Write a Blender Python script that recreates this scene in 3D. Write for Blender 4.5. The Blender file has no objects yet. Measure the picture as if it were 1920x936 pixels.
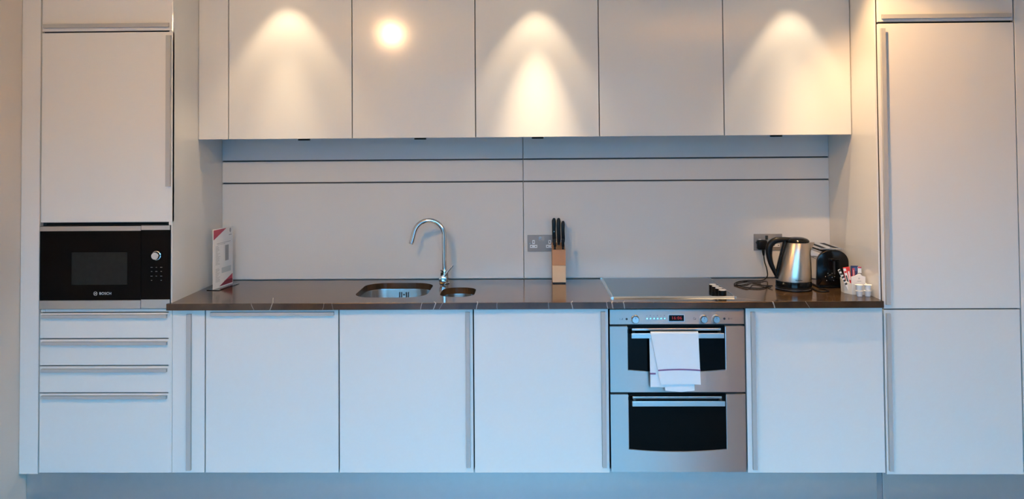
import bpy, bmesh, math, random
from mathutils import Vector, Matrix

random.seed(7)
scn = bpy.context.scene
COL = scn.collection
W_PX, H_PX = 1920, 936
PI = math.pi

# ------------------------------------------------------------------ camera
cam_d = bpy.data.cameras.new('camera')
cam = bpy.data.objects.new('camera', cam_d)
COL.objects.link(cam)
scn.camera = cam
F_PX, CY = 1497.03, 230.4
YAW, PIT, ROL = 0.01907, 0.02535, -0.007746
cam_d.sensor_fit = 'HORIZONTAL'
cam_d.sensor_width = 36.0
cam_d.lens = F_PX / W_PX * 36.0
cam_d.shift_y = (CY - H_PX / 2) / W_PX
cam_d.clip_start = 0.05
cam.location = (1.5966, -3.5644, 1.6025)
fwd = Vector((-math.sin(YAW) * math.cos(PIT), math.cos(YAW) * math.cos(PIT), math.sin(PIT)))
right0 = Vector((math.cos(YAW), math.sin(YAW), 0))
up0 = right0.cross(fwd)
# image rotation by ROL in y-down pixels: u' = u c - v s
rgt = right0 * math.cos(ROL) + up0 * math.sin(ROL)
upv = rgt.cross(fwd)
cam.matrix_world = Matrix(((rgt.x, upv.x, -fwd.x, cam.location.x),
                           (rgt.y, upv.y, -fwd.y, cam.location.y),
                           (rgt.z, upv.z, -fwd.z, cam.location.z),
                           (0, 0, 0, 1)))

# ------------------------------------------------------------------ view, world
scn.view_settings.view_transform = 'Standard'
scn.view_settings.look = 'None'
scn.view_settings.gamma = 1.0
scn.view_settings.exposure = 0.13
scn.view_settings.use_curve_mapping = False

SKYC = (0.16, 0.54, 0.94)
SKY = 13.2            # strength of the overcast daylight outside the window
CORE = (50.0, 180.0, 50.0)     # inner beam of the three ceiling spots, left to right
WIDE = (16.0, 18.0, 19.0)     # outer beam
GLOBE = 860.0
FRONT_SPOT = 60.0     # ceiling downlight near the fridge end
FILL_DRUM_L = 110.0        # two unseen drum pendants added for warm fill light
FILL_DRUM_R = 185.0
WARM = (1.0, 0.78, 0.50)
AMBER = (1.0, 0.60, 0.27)
ROOM_Y0, ROOM_X0, ROOM_X1, CEIL = -4.4, -0.69, 4.7, 2.52
WIN = (0.1, 3.22, 0.05, 2.44)     # window opening in the wall behind the camera

world = bpy.data.worlds.new('sky')
scn.world = world
world.use_nodes = True
wn = world.node_tree
for n in list(wn.nodes): wn.nodes.remove(n)
wo = wn.nodes.new('ShaderNodeOutputWorld')
wb = wn.nodes.new('ShaderNodeBackground')
wr = wn.nodes.new('ShaderNodeValToRGB')
wt = wn.nodes.new('ShaderNodeTexCoord')
ws = wn.nodes.new('ShaderNodeSeparateXYZ')
wn.links.new(wt.outputs['Generated'], ws.inputs[0])
wn.links.new(ws.outputs['Z'], wr.inputs[0])
RAMP = ((0.0, .03), (0.07, .08), (0.17, .85), (0.42, 1.4))
while len(wr.color_ramp.elements) < len(RAMP): wr.color_ramp.elements.new(.5)
for e_, (p_, v_) in zip(wr.color_ramp.elements, RAMP):
    e_.position = p_; e_.color = (SKYC[0] * v_, SKYC[1] * v_, SKYC[2] * v_, 1)
wn.links.new(wr.outputs[0], wb.inputs[0])
wb.inputs[1].default_value = SKY
wn.links.new(wb.outputs[0], wo.inputs[0])

pd = bpy.data.lights.new('window_portal', 'AREA')
pd.shape = 'RECTANGLE'
pd.size, pd.size_y = WIN[1] - WIN[0], WIN[3] - WIN[2]
pd.cycles.is_portal = True
portal = bpy.data.objects.new('window_portal', pd)
portal.location = ((WIN[0] + WIN[1]) / 2, ROOM_Y0 - 0.02, (WIN[2] + WIN[3]) / 2)
portal.rotation_euler = (-PI / 2, 0, PI)
COL.objects.link(portal)

# ------------------------------------------------------------------ materials
MATS = {}
def mat(name, col, rough=0.5, metal=0.0, spec=0.5, coat=0.0, emit=None, es=0.0, aniso=0.0, tangent=None, bump=None, var=0.0, trans=0.0, alpha=1.0, ior=1.45, varscale=6.0):
    m = bpy.data.materials.new(name)
    m.use_nodes = True
    nt = m.node_tree
    b = nt.nodes['Principled BSDF']
    b.inputs['Base Color'].default_value = (*col, 1)
    b.inputs['Roughness'].default_value = rough
    b.inputs['Metallic'].default_value = metal
    b.inputs['Specular IOR Level'].default_value = spec
    b.inputs['Coat Weight'].default_value = coat
    b.inputs['IOR'].default_value = ior
    b.inputs['Transmission Weight'].default_value = trans
    b.inputs['Alpha'].default_value = alpha
    if emit:
        b.inputs['Emission Color'].default_value = (*emit, 1)
        b.inputs['Emission Strength'].default_value = es
    if aniso:
        b.inputs['Anisotropic'].default_value = aniso
        c = nt.nodes.new('ShaderNodeCombineXYZ')
        for i in range(3): c.inputs[i].default_value = tangent[i]
        nt.links.new(c.outputs[0], b.inputs['Tangent'])
    tc = nt.nodes.new('ShaderNodeTexCoord')
    if var:      # a slight unevenness of the surface's own colour
        no = nt.nodes.new('ShaderNodeTexNoise'); no.inputs['Scale'].default_value = varscale
        no.inputs['Detail'].default_value = 4
        mx = nt.nodes.new('ShaderNodeMix'); mx.data_type = 'RGBA'
        mx.inputs[6].default_value = (*[c * (1 - var) for c in col], 1)
        mx.inputs[7].default_value = (*[min(1, c * (1 + var)) for c in col], 1)
        nt.links.new(tc.outputs['Object'], no.inputs['Vector'])
        nt.links.new(no.outputs['Fac'], mx.inputs[0])
        nt.links.new(mx.outputs[2], b.inputs['Base Color'])
    if bump:
        sc, st, stretch = bump
        mp = nt.nodes.new('ShaderNodeMapping'); mp.inputs['Scale'].default_value = stretch
        no = nt.nodes.new('ShaderNodeTexNoise'); no.inputs['Scale'].default_value = sc
        no.inputs['Detail'].default_value = 3
        bp = nt.nodes.new('ShaderNodeBump'); bp.inputs['Strength'].default_value = st
        bp.inputs['Distance'].default_value = 0.001
        nt.links.new(tc.outputs['Object'], mp.inputs[0]); nt.links.new(mp.outputs[0], no.inputs['Vector'])
        nt.links.new(no.outputs['Fac'], bp.inputs['Height']); nt.links.new(bp.outputs[0], b.inputs['Normal'])
    MATS[name] = m
    return m

LACQ = mat('white_lacquer', (0.70, 0.69, 0.665), rough=0.14, spec=0.45, var=0.012, varscale=2.0)
GLOSSW = mat('gloss_white_side', (0.70, 0.69, 0.655), rough=0.10, spec=0.5)
BACKP = mat('splashback_lacquer', (0.64, 0.64, 0.625), rough=0.20, spec=0.5)
CARC = mat('carcass_gap_shade', (0.03, 0.03, 0.03), rough=0.7)  # carcass coloured near black so the door gaps read as shade
DARK = mat('shadow_gap_black', (0.015, 0.015, 0.016), rough=0.7)
HANDLE = mat('satin_aluminium', (0.40, 0.405, 0.40), rough=0.5)
WALLP = mat('wall_paint', (0.64, 0.58, 0.51), rough=0.85, bump=(160, 0.12, (1, 1, 1)))
CEILP = mat('ceiling_paint', (0.80, 0.72, 0.60), rough=0.9, bump=(120, 0.1, (1, 1, 1)))
PLIN = mat('plinth_grey', (0.52, 0.53, 0.54), rough=0.38, metal=0.75, var=0.04, varscale=30, bump=(300, 0.2, (1, 1, 1)))
PLINJ = mat('plinth_joint', (0.22, 0.23, 0.24), rough=0.5)
STEEL = mat('brushed_steel', (0.36, 0.345, 0.335), rough=0.38, metal=1.0, aniso=0.97, tangent=(0, 0, 1), bump=(90, 0.05, (0.3, 1, 14)))
STEELP = mat('plain_steel', (0.62, 0.61, 0.60), rough=0.28, metal=1.0, bump=(60, 0.03, (1, 1, 10)))
BOWLS = mat('sink_steel', (0.66, 0.66, 0.65), rough=0.22, metal=1.0, bump=(200, 0.05, (1, 1, 1)))
CHROME = mat('chrome', (0.78, 0.78, 0.78), rough=0.06, metal=1.0)
BGLASS = mat('black_glass', (0.002, 0.002, 0.002), rough=0.05, spec=0.10)
MESHG = mat('oven_window_mesh', (0.014, 0.017, 0.017), rough=0.25, spec=0.12, var=0.25, varscale=40)
HOBG = mat('hob_glass', (0.012, 0.013, 0.014), rough=0.045, spec=0.9)
BPLAS = mat('black_plastic', (0.005, 0.005, 0.005), rough=0.35, spec=0.22)
BPLAS2 = mat('black_rubber', (0.006, 0.006, 0.006), rough=0.5, spec=0.2)
BGLOS = mat('black_gloss_plastic', (0.004, 0.004, 0.004), rough=0.14, spec=0.35)
WOODU = mat('warm_wood', (0.46, 0.235, 0.115), rough=0.5, bump=(60, 0.2, (12, 12, 1)), var=0.12, varscale=18)
WOODL = mat('pale_wood', (0.70, 0.49, 0.30), rough=0.5, bump=(60, 0.2, (12, 12, 1)), var=0.08, varscale=18)
PORC = mat('white_plastic', (0.72, 0.74, 0.76), rough=0.35)
TRAYM = mat('cream_melamine', (0.74, 0.72, 0.66), rough=0.3)
PAPER = mat('paper', (0.80, 0.74, 0.68), rough=0.75)
PAPERW = mat('white_paper', (0.74, 0.74, 0.73), rough=0.6)
RED = mat('red_print', (0.62, 0.035, 0.03), rough=0.45)
BLUE = mat('navy_print', (0.018, 0.035, 0.11), rough=0.45)
CRIM = mat('crimson_print', (0.40, 0.05, 0.09), rough=0.5)
CRIMD = mat('dark_crimson_print', (0.16, 0.012, 0.035), rough=0.5)
GREYP = mat('grey_print', (0.30, 0.32, 0.33), rough=0.6)
INK = mat('ink', (0.03, 0.03, 0.03), rough=0.6)
INKG = mat('grey_ink', (0.14, 0.14, 0.15), rough=0.6)
MARK = mat('silver_print', (0.62, 0.62, 0.62), rough=0.4)
MARKD = mat('dim_silver_print', (0.16, 0.16, 0.16), rough=0.4)
LCD = mat('display_red', (0.02, 0.0, 0.0), rough=0.3, emit=(1.0, 0.05, 0.03), es=0.35)
GROOVE = mat('groove_aluminium', (0.10, 0.10, 0.10), rough=0.5)
SOCK = mat('socket_steel', (0.26, 0.255, 0.25), rough=0.45, metal=0.3)
TOWEL = mat('towel_cotton', (0.78, 0.79, 0.81), rough=0.95, spec=0.1, bump=(900, 0.5, (1, 1, 1)))
TSTR = mat('towel_purple_stripe', (0.24, 0.13, 0.25), rough=0.95, spec=0.1)
PALE = mat('pale_shelf_edge', (0.60, 0.66, 0.66), rough=0.3)
ACRY = mat('clear_acrylic', (0.93, 0.95, 0.95), rough=0.03, trans=1.0, ior=1.3)
LAMPE = mat('lamp_glow', (1, 1, 1), rough=0.5, emit=(1.0, 0.72, 0.42), es=30)
GLOBEM = mat('globe_glow', (1, 1, 1), rough=0.5, emit=AMBER, es=GLOBE)
SHADE = mat('fill_lamp_fabric', (.8, .74, .62), rough=.9)
CURT = mat('added_brown_curtain', (.030, .020, .016), rough=.9)
FLOORM = mat('slate_blue_floor', (0.17, 0.29, 0.39), rough=0.5, var=0.3, varscale=3)

def marble():
    m = bpy.data.materials.new('dark_brown_marble'); m.use_nodes = True
    nt = m.node_tree; N = nt.nodes; L = nt.links
    b = N['Principled BSDF']
    tc = N.new('ShaderNodeTexCoord'); sx = N.new('ShaderNodeSeparateXYZ')
    L.new(tc.outputs['Object'], sx.inputs[0])
    def math_(op, a, c=None, d=None):
        n = N.new('ShaderNodeMath'); n.operation = op
        for i, v in enumerate((a, c, d)):
            if v is None: continue
            if isinstance(v, (int, float)): n.inputs[i].default_value = v
            else: L.new(v, n.inputs[i])
        return n.outputs[0]
    def noise(scale, detail=4, rough=0.55, stretch=None):
        n = N.new('ShaderNodeTexNoise'); n.inputs['Scale'].default_value = scale
        n.inputs['Detail'].default_value = detail; n.inputs['Roughness'].default_value = rough
        if stretch:
            mp = N.new('ShaderNodeMapping'); mp.inputs['Scale'].default_value = stretch
            L.new(tc.outputs['Object'], mp.inputs[0]); L.new(mp.outputs[0], n.inputs['Vector'])
        else: L.new(tc.outputs['Object'], n.inputs['Vector'])
        return n.outputs['Fac']
    nz = noise(9.0, 6)
    wob = noise(14.0, 3)
    X, Y, Z = sx.outputs
    base = N.new('ShaderNodeValToRGB')
    base.color_ramp.elements[0].position = 0.3; base.color_ramp.elements[0].color = (0.028, 0.016, 0.008, 1)
    base.color_ramp.elements[1].position = 0.75; base.color_ramp.elements[1].color = (0.072, 0.040, 0.020, 1)
    L.new(nz, base.inputs[0])
    tot = None
    # single veins that cross the front edge: (x at the front, slant across the depth, slant down the edge, half width, how deep)
    veins = [(0.462, -0.30, -0.35, .0016, .10), (0.365, .5, .5, .0009, -.02), (0.69, .3, -.2, .0007, -.02), (0.726, .2, .3, .0006, -.02),
             (1.128, .15, -.25, .0011, -.02), (1.185, -.35, -.3, .0016, .0), (1.215, .5, -.5, .0006, -.02), (1.37, -.15, -.25, .0017, .0),
             (1.46, .1, 0, .0007, -.02), (1.684, .1, .1, .0008, -.02), (1.782, .3, .25, .0017, .0), (1.936, .4, .3, .0012, .0),
             (1.96, .3, .2, .0017, .0), (2.012, .3, .2, .0016, .0), (2.664, -1.5, .25, .0016, .45), (2.806, .8, .6, .0007, -.02)]
    for x0, k, kz, hw, dep in veins:
        yy = math_('ADD', Y, 0.03)
        d = math_('SUBTRACT', X, x0)
        d = math_('MULTIPLY_ADD', yy, -k, d)
        d = math_('MULTIPLY_ADD', Z, kz, d)
        w = math_('MULTIPLY_ADD', wob, 0.016, -0.008)
        d = math_('ABSOLUTE', math_('ADD', d, w))
        v = math_('LESS_THAN', d, hw * (1.6 if abs(k) > 1 else 1.0))
        v = math_('MULTIPLY', v, math_('LESS_THAN', Y, dep))
        tot = v if tot is None else math_('MAXIMUM', tot, v)
    # short broken veins all over
    mp = N.new('ShaderNodeMapping'); mp.inputs['Rotation'].default_value = (0, 0, 0.5); mp.inputs['Scale'].default_value = (1.0, 2.4, 1.0)
    dist = N.new('ShaderNodeTexNoise'); dist.inputs['Scale'].default_value = 5; dist.inputs['Detail'].default_value = 3
    L.new(tc.outputs['Object'], dist.inputs['Vector'])
    mv = N.new('ShaderNodeVectorMath'); mv.operation = 'MULTIPLY_ADD'
    mv.inputs[1].default_value = (.18, .18, .18)
    L.new(dist.outputs['Color'], mv.inputs[0]); L.new(tc.outputs['Object'], mv.inputs[2]); L.new(mv.outputs[0], mp.inputs[0])
    vo = N.new('ShaderNodeTexVoronoi'); vo.feature = 'DISTANCE_TO_EDGE'; vo.inputs['Scale'].default_value = 4.2
    L.new(mp.outputs[0], vo.inputs['Vector'])
    vv = math_('LESS_THAN', vo.outputs['Distance'], 0.008)
    msk = math_('GREATER_THAN', noise(11.0, 2), 0.59)
    vv = math_('MULTIPLY', math_('MULTIPLY', vv, msk), math_('GREATER_THAN', Z, -0.002))
    tot = math_('MAXIMUM', tot, math_('MULTIPLY', vv, 0.55))
    mx = N.new('ShaderNodeMix'); mx.data_type = 'RGBA'
    L.new(math_('MULTIPLY', tot, 0.8), mx.inputs[0]); L.new(base.outputs[0], mx.inputs[6])
    mx.inputs[7].default_value = (0.42, 0.37, 0.31, 1)
    L.new(mx.outputs[2], b.inputs['Base Color'])
    b.inputs['Roughness'].default_value = 0.13
    b.inputs['Specular IOR Level'].default_value = 0.50
    return m
MARB = marble()

# ------------------------------------------------------------------ mesh helpers
def tag(o, label=None, cat=None, group=None, kind=None):
    if label: o['label'] = label
    if cat: o['category'] = cat
    if group: o['group'] = group
    if kind: o['kind'] = kind
    return o

def thing(name, label, cat, loc=(0, 0, 0), group=None, kind=None):
    o = bpy.data.objects.new(name, None); COL.objects.link(o)
    o.empty_display_size = 0.05
    o.location = loc
    return tag(o, label, cat, group, kind)

def wloc(o):
    v = Vector((0, 0, 0))
    while o is not None:
        v += o.location; o = o.parent
    return v

def obj(name, bm, m, parent=None, smooth=None, loc=None):
    """links a bmesh drawn in world coordinates as one mesh object"""
    me = bpy.data.meshes.new(name)
    bmesh.ops.recalc_face_normals(bm, faces=bm.faces)
    off = wloc(parent) if parent is not None else Vector(loc or (0, 0, 0))
    if off.length: bmesh.ops.translate(bm, verts=bm.verts, vec=-off)
    bm.to_mesh(me); bm.free()
    me.materials.append(m)
    o = bpy.data.objects.new(name, me); COL.objects.link(o)
    if parent is not None: o.parent = parent
    elif loc: o.location = loc
    if smooth is not None:
        for p in me.polygons: p.use_smooth = True
        me.set_sharp_from_angle(angle=math.radians(smooth))
    return o

def box(bm, x0, x1, y0, y1, z0, z1, bev=0.0, seg=2):
    t = bmesh.new()
    r = bmesh.ops.create_cube(t, size=1)
    for v in t.verts:
        v.co = Vector(((x0 + x1) / 2 + v.co.x * (x1 - x0), (y0 + y1) / 2 + v.co.y * (y1 - y0), (z0 + z1) / 2 + v.co.z * (z1 - z0)))
    if bev: bmesh.ops.bevel(t, geom=list(t.edges), offset=bev, segments=seg, profile=0.5, affect='EDGES')
    merge(bm, t)
    return bm

def merge(bm, t, M=None):
    if M is not None: bmesh.ops.transform(t, matrix=M, verts=t.verts)
    mp = {v: bm.verts.new(v.co) for v in t.verts}
    for f in t.faces:
        try: bm.faces.new([mp[v] for v in f.verts])
        except ValueError: pass
    t.free()

def B(*a, **k):
    bm = bmesh.new(); box(bm, *a, **k); return bm

def prism(bm, pts, h0, h1, axis='z', bev=0):
    """pts 2D outline, extruded along axis. axis x: pts=(y,z); y: (x,z); z: (x,y)"""
    def P(a, c, h):
        return {'x': (h, a, c), 'y': (a, h, c), 'z': (a, c, h)}[axis]
    t = bmesh.new()
    lo = [t.verts.new(P(a, c, h0)) for a, c in pts]
    hi = [t.verts.new(P(a, c, h1)) for a, c in pts]
    n = len(pts)
    t.faces.new(lo); t.faces.new(hi[::-1])
    for i in range(n): t.faces.new([lo[i], lo[(i + 1) % n], hi[(i + 1) % n], hi[i]])
    bmesh.ops.recalc_face_normals(t, faces=t.faces)
    if bev:
        bmesh.ops.bevel(t, geom=[e for e in t.edges], offset=bev, segments=2, profile=0.5, affect='EDGES')
    merge(bm, t)
    return bm

def lathe(bm, prof, cx, cy, cz=0, n=40, axis='z', shift=None, caps=True):
    """prof: list of (r, h); axis is the turning axis; shift(h) moves the centre in x"""
    rings = []
    for r, h in prof:
        ring = []
        sx = shift(h) if shift else 0
        for i in range(n):
            a = 2 * PI * i / n
            if axis == 'z': co = (cx + sx + r * math.cos(a), cy + r * math.sin(a), cz + h)
            elif axis == 'y': co = (cx + r * math.cos(a), cy + h, cz + r * math.sin(a))
            else: co = (cx + h, cy + r * math.cos(a), cz + r * math.sin(a))
            ring.append(bm.verts.new(co))
        rings.append(ring)
    for a, c in zip(rings, rings[1:]):
        for i in range(n): bm.faces.new([a[i], a[(i + 1) % n], c[(i + 1) % n], c[i]])
    if caps:
        bm.faces.new(rings[0][::-1]); bm.faces.new(rings[-1])
    return bm

def cyl(bm, cx, cy, cz, r, h, axis='z', n=32, bev=0.0):
    if bev: prof = [(r - bev, 0), (r - bev * .3, bev * .3), (r, bev), (r, h - bev), (r - bev * .3, h - bev * .3), (r - bev, h)]
    else: prof = [(r, 0), (r, h)]
    return lathe(bm, prof, cx, cy, cz, n, axis)

def catmull(pts, k=8):
    out = []
    P = [Vector(p) for p in pts]
    P = [P[0] * 2 - P[1]] + P + [P[-1] * 2 - P[-2]]
    for i in range(1, len(P) - 2):
        for j in range(k):
            t = j / k
            a, b_, c, d = P[i - 1:i + 3]
            out.append(0.5 * ((2 * b_) + (c - a) * t + (2 * a - 5 * b_ + 4 * c - d) * t * t + (3 * b_ - a - 3 * c + d) * t ** 3))
    out.append(P[-2])
    return out

def tube(bm, pts, r, n=14, ry=None, side=None):
    """sweep; r float or list; ry second half-axis (float/list) along `side`"""
    pts = [Vector(p) for p in pts]
    m = len(pts)
    R = r if isinstance(r, (list, tuple)) else [r] * m
    RY = ry if isinstance(ry, (list, tuple)) else [ry] * m
    nrm = None; rings = []
    for i, p in enumerate(pts):
        t = (pts[min(i + 1, m - 1)] - pts[max(i - 1, 0)]).normalized()
        if side is not None:
            s = Vector(side); s = (s - t * s.dot(t)).normalized()
            u = t.cross(s).normalized()
        else:
            if nrm is None:
                nrm = t.orthogonal().normalized()
            nrm = (nrm - t * nrm.dot(t)).normalized()
            u = nrm; s = t.cross(u)
        a_ = R[i]; b_ = RY[i] if RY[i] is not None else R[i]
        rings.append([bm.verts.new(p + u * a_ * math.cos(2 * PI * j / n) + s * b_ * math.sin(2 * PI * j / n)) for j in range(n)])
    for a, c in zip(rings, rings[1:]):
        for i in range(n): bm.faces.new([a[i], a[(i + 1) % n], c[(i + 1) % n], c[i]])
    bm.faces.new(rings[0][::-1]); bm.faces.new(rings[-1])
    return bm

def rrect(x0, x1, y0, y1, r, k=8):
    pts = []
    for cx, cy, a0 in ((x1 - r, y1 - r, 0), (x0 + r, y1 - r, 90), (x0 + r, y0 + r, 180), (x1 - r, y0 + r, 270)):
        for i in range(k + 1):
            a = math.radians(a0 + 90 * i / k)
            pts.append((cx + r * math.cos(a), cy + r * math.sin(a)))
    return pts

def text_mesh(name, s, size, m, parent, loc, rot=(PI / 2, 0, 0), ext=0.0002, bold=0.0, align='CENTER', spacing=1.0):
    cu = bpy.data.curves.new(name, 'FONT'); cu.body = s; cu.size = size; cu.extrude = ext; cu.offset = bold
    cu.align_x = align; cu.align_y = 'CENTER'; cu.space_character = spacing
    t = bpy.data.objects.new(name + '_tmp', cu); COL.objects.link(t)
    dg = bpy.context.evaluated_depsgraph_get()
    me = bpy.data.meshes.new_from_object(t.evaluated_get(dg))
    bpy.data.objects.remove(t); bpy.data.curves.remove(cu)
    me.name = name; me.materials.clear(); me.materials.append(m)
    o = bpy.data.objects.new(name, me); COL.objects.link(o)
    o.parent = parent
    o.location = Vector(loc) - wloc(parent); o.rotation_euler = rot
    return o

def struct(name, bm, m, **k):
    return tag(obj(name, bm, m, **k), kind='structure')

# ------------------------------------------------------------------ the room
TOP = 2.38          # top of the tall and wall cabinets
FRONT_W = 0.2817    # front of wall-cabinet doors
BACK = 0.5857       # face of the splashback
struct('floor', B(ROOM_X0 - .1, ROOM_X1 + .1, ROOM_Y0 - .2, .72, -.06, 0), FLOORM)
struct('ceiling', B(ROOM_X0 - .1, ROOM_X1 + .1, ROOM_Y0 - .2, .72, CEIL, CEIL + .06), CEILP)
struct('wall_left', B(ROOM_X0 - .1, ROOM_X0, ROOM_Y0 - .2, .72, 0, CEIL), WALLP)
struct('wall_right', B(ROOM_X1, ROOM_X1 + .1, ROOM_Y0 - .2, .72, 0, CEIL), WALLP)
struct('wall_back', B(ROOM_X0, ROOM_X1, .612, .72, 0, CEIL), WALLP)
bm = bmesh.new()
wx0, wx1, wz0, wz1 = WIN
box(bm, ROOM_X0, wx0, ROOM_Y0 - .2, ROOM_Y0, 0, CEIL); box(bm, wx1, ROOM_X1, ROOM_Y0 - .2, ROOM_Y0, 0, CEIL)
box(bm, wx0, wx1, ROOM_Y0 - .2, ROOM_Y0, wz1, CEIL); box(bm, wx0, wx1, ROOM_Y0 - .2, ROOM_Y0, 0, wz0)
struct('wall_front', bm, WALLP)
bm = bmesh.new()
for x in (wx0, (wx0 + wx1) / 2 - .03, wx1 - .06): box(bm, x, x + .06, ROOM_Y0 - .14, ROOM_Y0 - .08, wz0, wz1, .003)
for z in (wz0, wz1 - .06): box(bm, wx0, wx1, ROOM_Y0 - .14, ROOM_Y0 - .08, z, z + .06, .003)
struct('window_1', bm, PORC)
# unseen drape added behind the camera to darken the oven steel's reflection
def added_curtain(x0, x1, y, z0, z1, lab):
    bm = bmesh.new(); n = 90; cols = []
    for i in range(n + 1):
        u = i / n; x = x0 + (x1 - x0) * u; yy = y + .028 * math.sin(u * (x1 - x0) * 44) + .008 * math.sin(u * 31)
        cols.append([bm.verts.new((x, yy, z0)), bm.verts.new((x, yy, z1)), bm.verts.new((x, yy - .004, z1)), bm.verts.new((x, yy - .004, z0))])
    for a, c in zip(cols, cols[1:]):
        for q in range(4): bm.faces.new([a[q], a[(q + 1) % 4], c[(q + 1) % 4], c[q]])
    bm.faces.new(cols[0]); bm.faces.new(cols[-1][::-1])
    tag(obj('added_curtain', bm, CURT, None, 60, loc=((x0 + x1) / 2, y, z0)), lab, 'added_curtain')
added_curtain(3.25, 4.62, ROOM_Y0 + .06, .02, 2.47, 'long dark brown drape added unseen behind the camera to darken the oven reflection')
tag(obj('added_curtain_rail', tube(bmesh.new(), [(3.15, ROOM_Y0 + .058, 2.490), (4.68, ROOM_Y0 + .058, 2.490)], .010, 12), STEELP, None, 40), 'thin steel rail added to carry the unseen dark brown drape', 'curtain rail')
# bulkhead between the wall cabinets and the ceiling
struct('trim_1', B(-.685, 3.86, FRONT_W + .02, .611, TOP + .003, CEIL - .001), CEILP)
# filler panels closing the run against the walls
struct('trim_2', B(-.688, -.604, .0, .02, .140, TOP, .001), LACQ)
struct('trim_3', B(3.757, 4.69, .0, .02, .139, TOP, .001), LACQ)
# plinths
struct('baseboard_left', B(-.688, 3.137, .055, .071, .0, .142, .001), PLIN)
struct('baseboard_right', B(3.163, 4.69, .055, .071, .0, .136, .001), PLIN)
struct('trim_4', B(3.138, 3.162, .058, .074, .0, .140, .001), PLINJ)

# ------------------------------------------------------------------ lamps of the room, plus two added fill pendants
def aim_light(name, kind, power, color, loc, parent, **k):
    d = bpy.data.lights.new(name, kind); d.energy = power; d.color = color
    for a, v in k.items(): setattr(d, a, v)
    o = bpy.data.objects.new(name, d); COL.objects.link(o)
    o.parent = parent; o.location = Vector(loc) - wloc(parent)
    return o

LX = (0.438, 1.643, 2.860)
LY = FRONT_W - 0.16
for i, x in enumerate(LX):
    lab = ('recessed ceiling spotlight over the far left wall cupboard', 'recessed ceiling spotlight over the middle wall cupboard', 'recessed ceiling spotlight over the far right wall cupboard')[i]
    t = thing('ceiling_spotlight', lab, 'spotlight', (x, LY, CEIL), group='recessed ceiling spotlights in front of the wall cupboards')
    obj('trim_ring', lathe(bmesh.new(), [(.030, -.001), (.046, -.001), (.046, -.004), (.042, -.007), (.030, -.005)], x, LY, CEIL, caps=False), STEELP, t, 30)
    obj('lens', cyl(bmesh.new(), x, LY, CEIL - .0035, .029, .003), LAMPE, t)
    aim_light('inner_beam', 'SPOT', CORE[i], WARM, (x, LY, CEIL - .012), t, spot_size=math.radians(40), spot_blend=1.0, shadow_soft_size=.012)
    aim_light('outer_beam', 'SPOT', WIDE[i], WARM, (x, LY, CEIL - .012), t, spot_size=math.radians((70, 64, 62)[i]), spot_blend=.45, shadow_soft_size=.012)
gx, gy, gz = 0.62, -1.62, 2.40
t = thing('ceiling_globe_lamp', 'round glowing globe lamp hanging under the ceiling in front of the kitchen', 'lamp', (gx, gy, CEIL))
obj('canopy', cyl(bmesh.new(), gx, gy, CEIL - .025, .05, .0245, bev=.004), CHROME, t, 30)
obj('stem', cyl(bmesh.new(), gx, gy, gz + .04, .008, CEIL - .025 - gz - .04), CHROME, t, 30)
bm = bmesh.new(); bmesh.ops.create_uvsphere(bm, u_segments=24, v_segments=14, radius=.037, matrix=Matrix.Translation((gx, gy, gz)))
gl = obj('globe', bm, GLOBEM, t, 60)

t = thing('ceiling_spotlight', 'recessed ceiling spotlight standing further out, near the fridge cabinet', 'spotlight', (2.78, -.34, CEIL))
obj('trim_ring', lathe(bmesh.new(), [(.030, -.001), (.046, -.001), (.046, -.004), (.042, -.007), (.030, -.005)], 2.78, -.34, CEIL, caps=False), STEELP, t, 30)
obj('lens', cyl(bmesh.new(), 2.78, -.34, CEIL - .0035, .029, .003), LAMPE, t)
bl = aim_light('beam', 'SPOT', FRONT_SPOT, AMBER, (2.78, -.34, CEIL - .012), t, spot_size=math.radians(84), spot_blend=.55, shadow_soft_size=.02)
bl.rotation_euler = (Vector((3.62, .0, 1.15)) - Vector((2.78, -.34, CEIL - .012))).to_track_quat('-Z', 'Y').to_euler()     # the gimbal is turned towards the fridge
for dx_, pw_, lab in ((.35, FILL_DRUM_L, 'unseen fabric drum pendant added for warm fill light on the side of the microwave'), (3.0, FILL_DRUM_R, 'unseen fabric drum pendant added for warm fill light on the side of the fridge')):
    dy_, dz_ = -2.4, 2.12
    t = thing('fill_pendant', lab, 'lamp', (dx_, dy_, CEIL))  # added fill lamp out of view, bounces warm light off the ceiling
    obj('cord', cyl(bmesh.new(), dx_, dy_, dz_ + .06, .004, CEIL - dz_ - .06), BPLAS, t)
    obj('fill_lamp_shade', lathe(bmesh.new(), [(.17, -.09), (.173, -.09), (.173, .09), (.17, .09), (.17, -.09)], dx_, dy_, dz_, caps=False), SHADE, t, 30)
    obj('blocker_disc', cyl(bmesh.new(), dx_, dy_, dz_ - .088, .168, .004), SHADE, t, 30)  # opaque disc added so the fill light only goes upward
    aim_light('fill_bulb', 'POINT', pw_, (1.0, .50, .12), (dx_, dy_, dz_), t, shadow_soft_size=.04)

# ------------------------------------------------------------------ cabinets
def handle(parent, axis, a0, a1, u, sgn, w=.017, out=.015, y=0.0, door_t=None):
    """J-shaped grip rail. axis 'x': runs along x from a0 to a1, shelf at z=u, lip towards sgn; axis 'z': runs along z, shelf at x=u"""
    th = .003; w += .003
    prof = [(0, 0), (0, out), (w, out), (w, out - th), (th, out - th), (th, th * .8), (w * 1.1, th * .8), (w * 1.1, 0)]
    bm = bmesh.new()
    pts = [((u + sgn * p), y - q) for p, q in prof]
    if axis == 'z':      # outline in (x,y), extruded along z
        prism(bm, pts, a0, a1, 'z')
    else:                # outline in (y,z), extruded along x
        prism(bm, [(q, p) for p, q in pts], a0, a1, 'x')
    return obj('handle', bm, HANDLE, parent)

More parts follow.
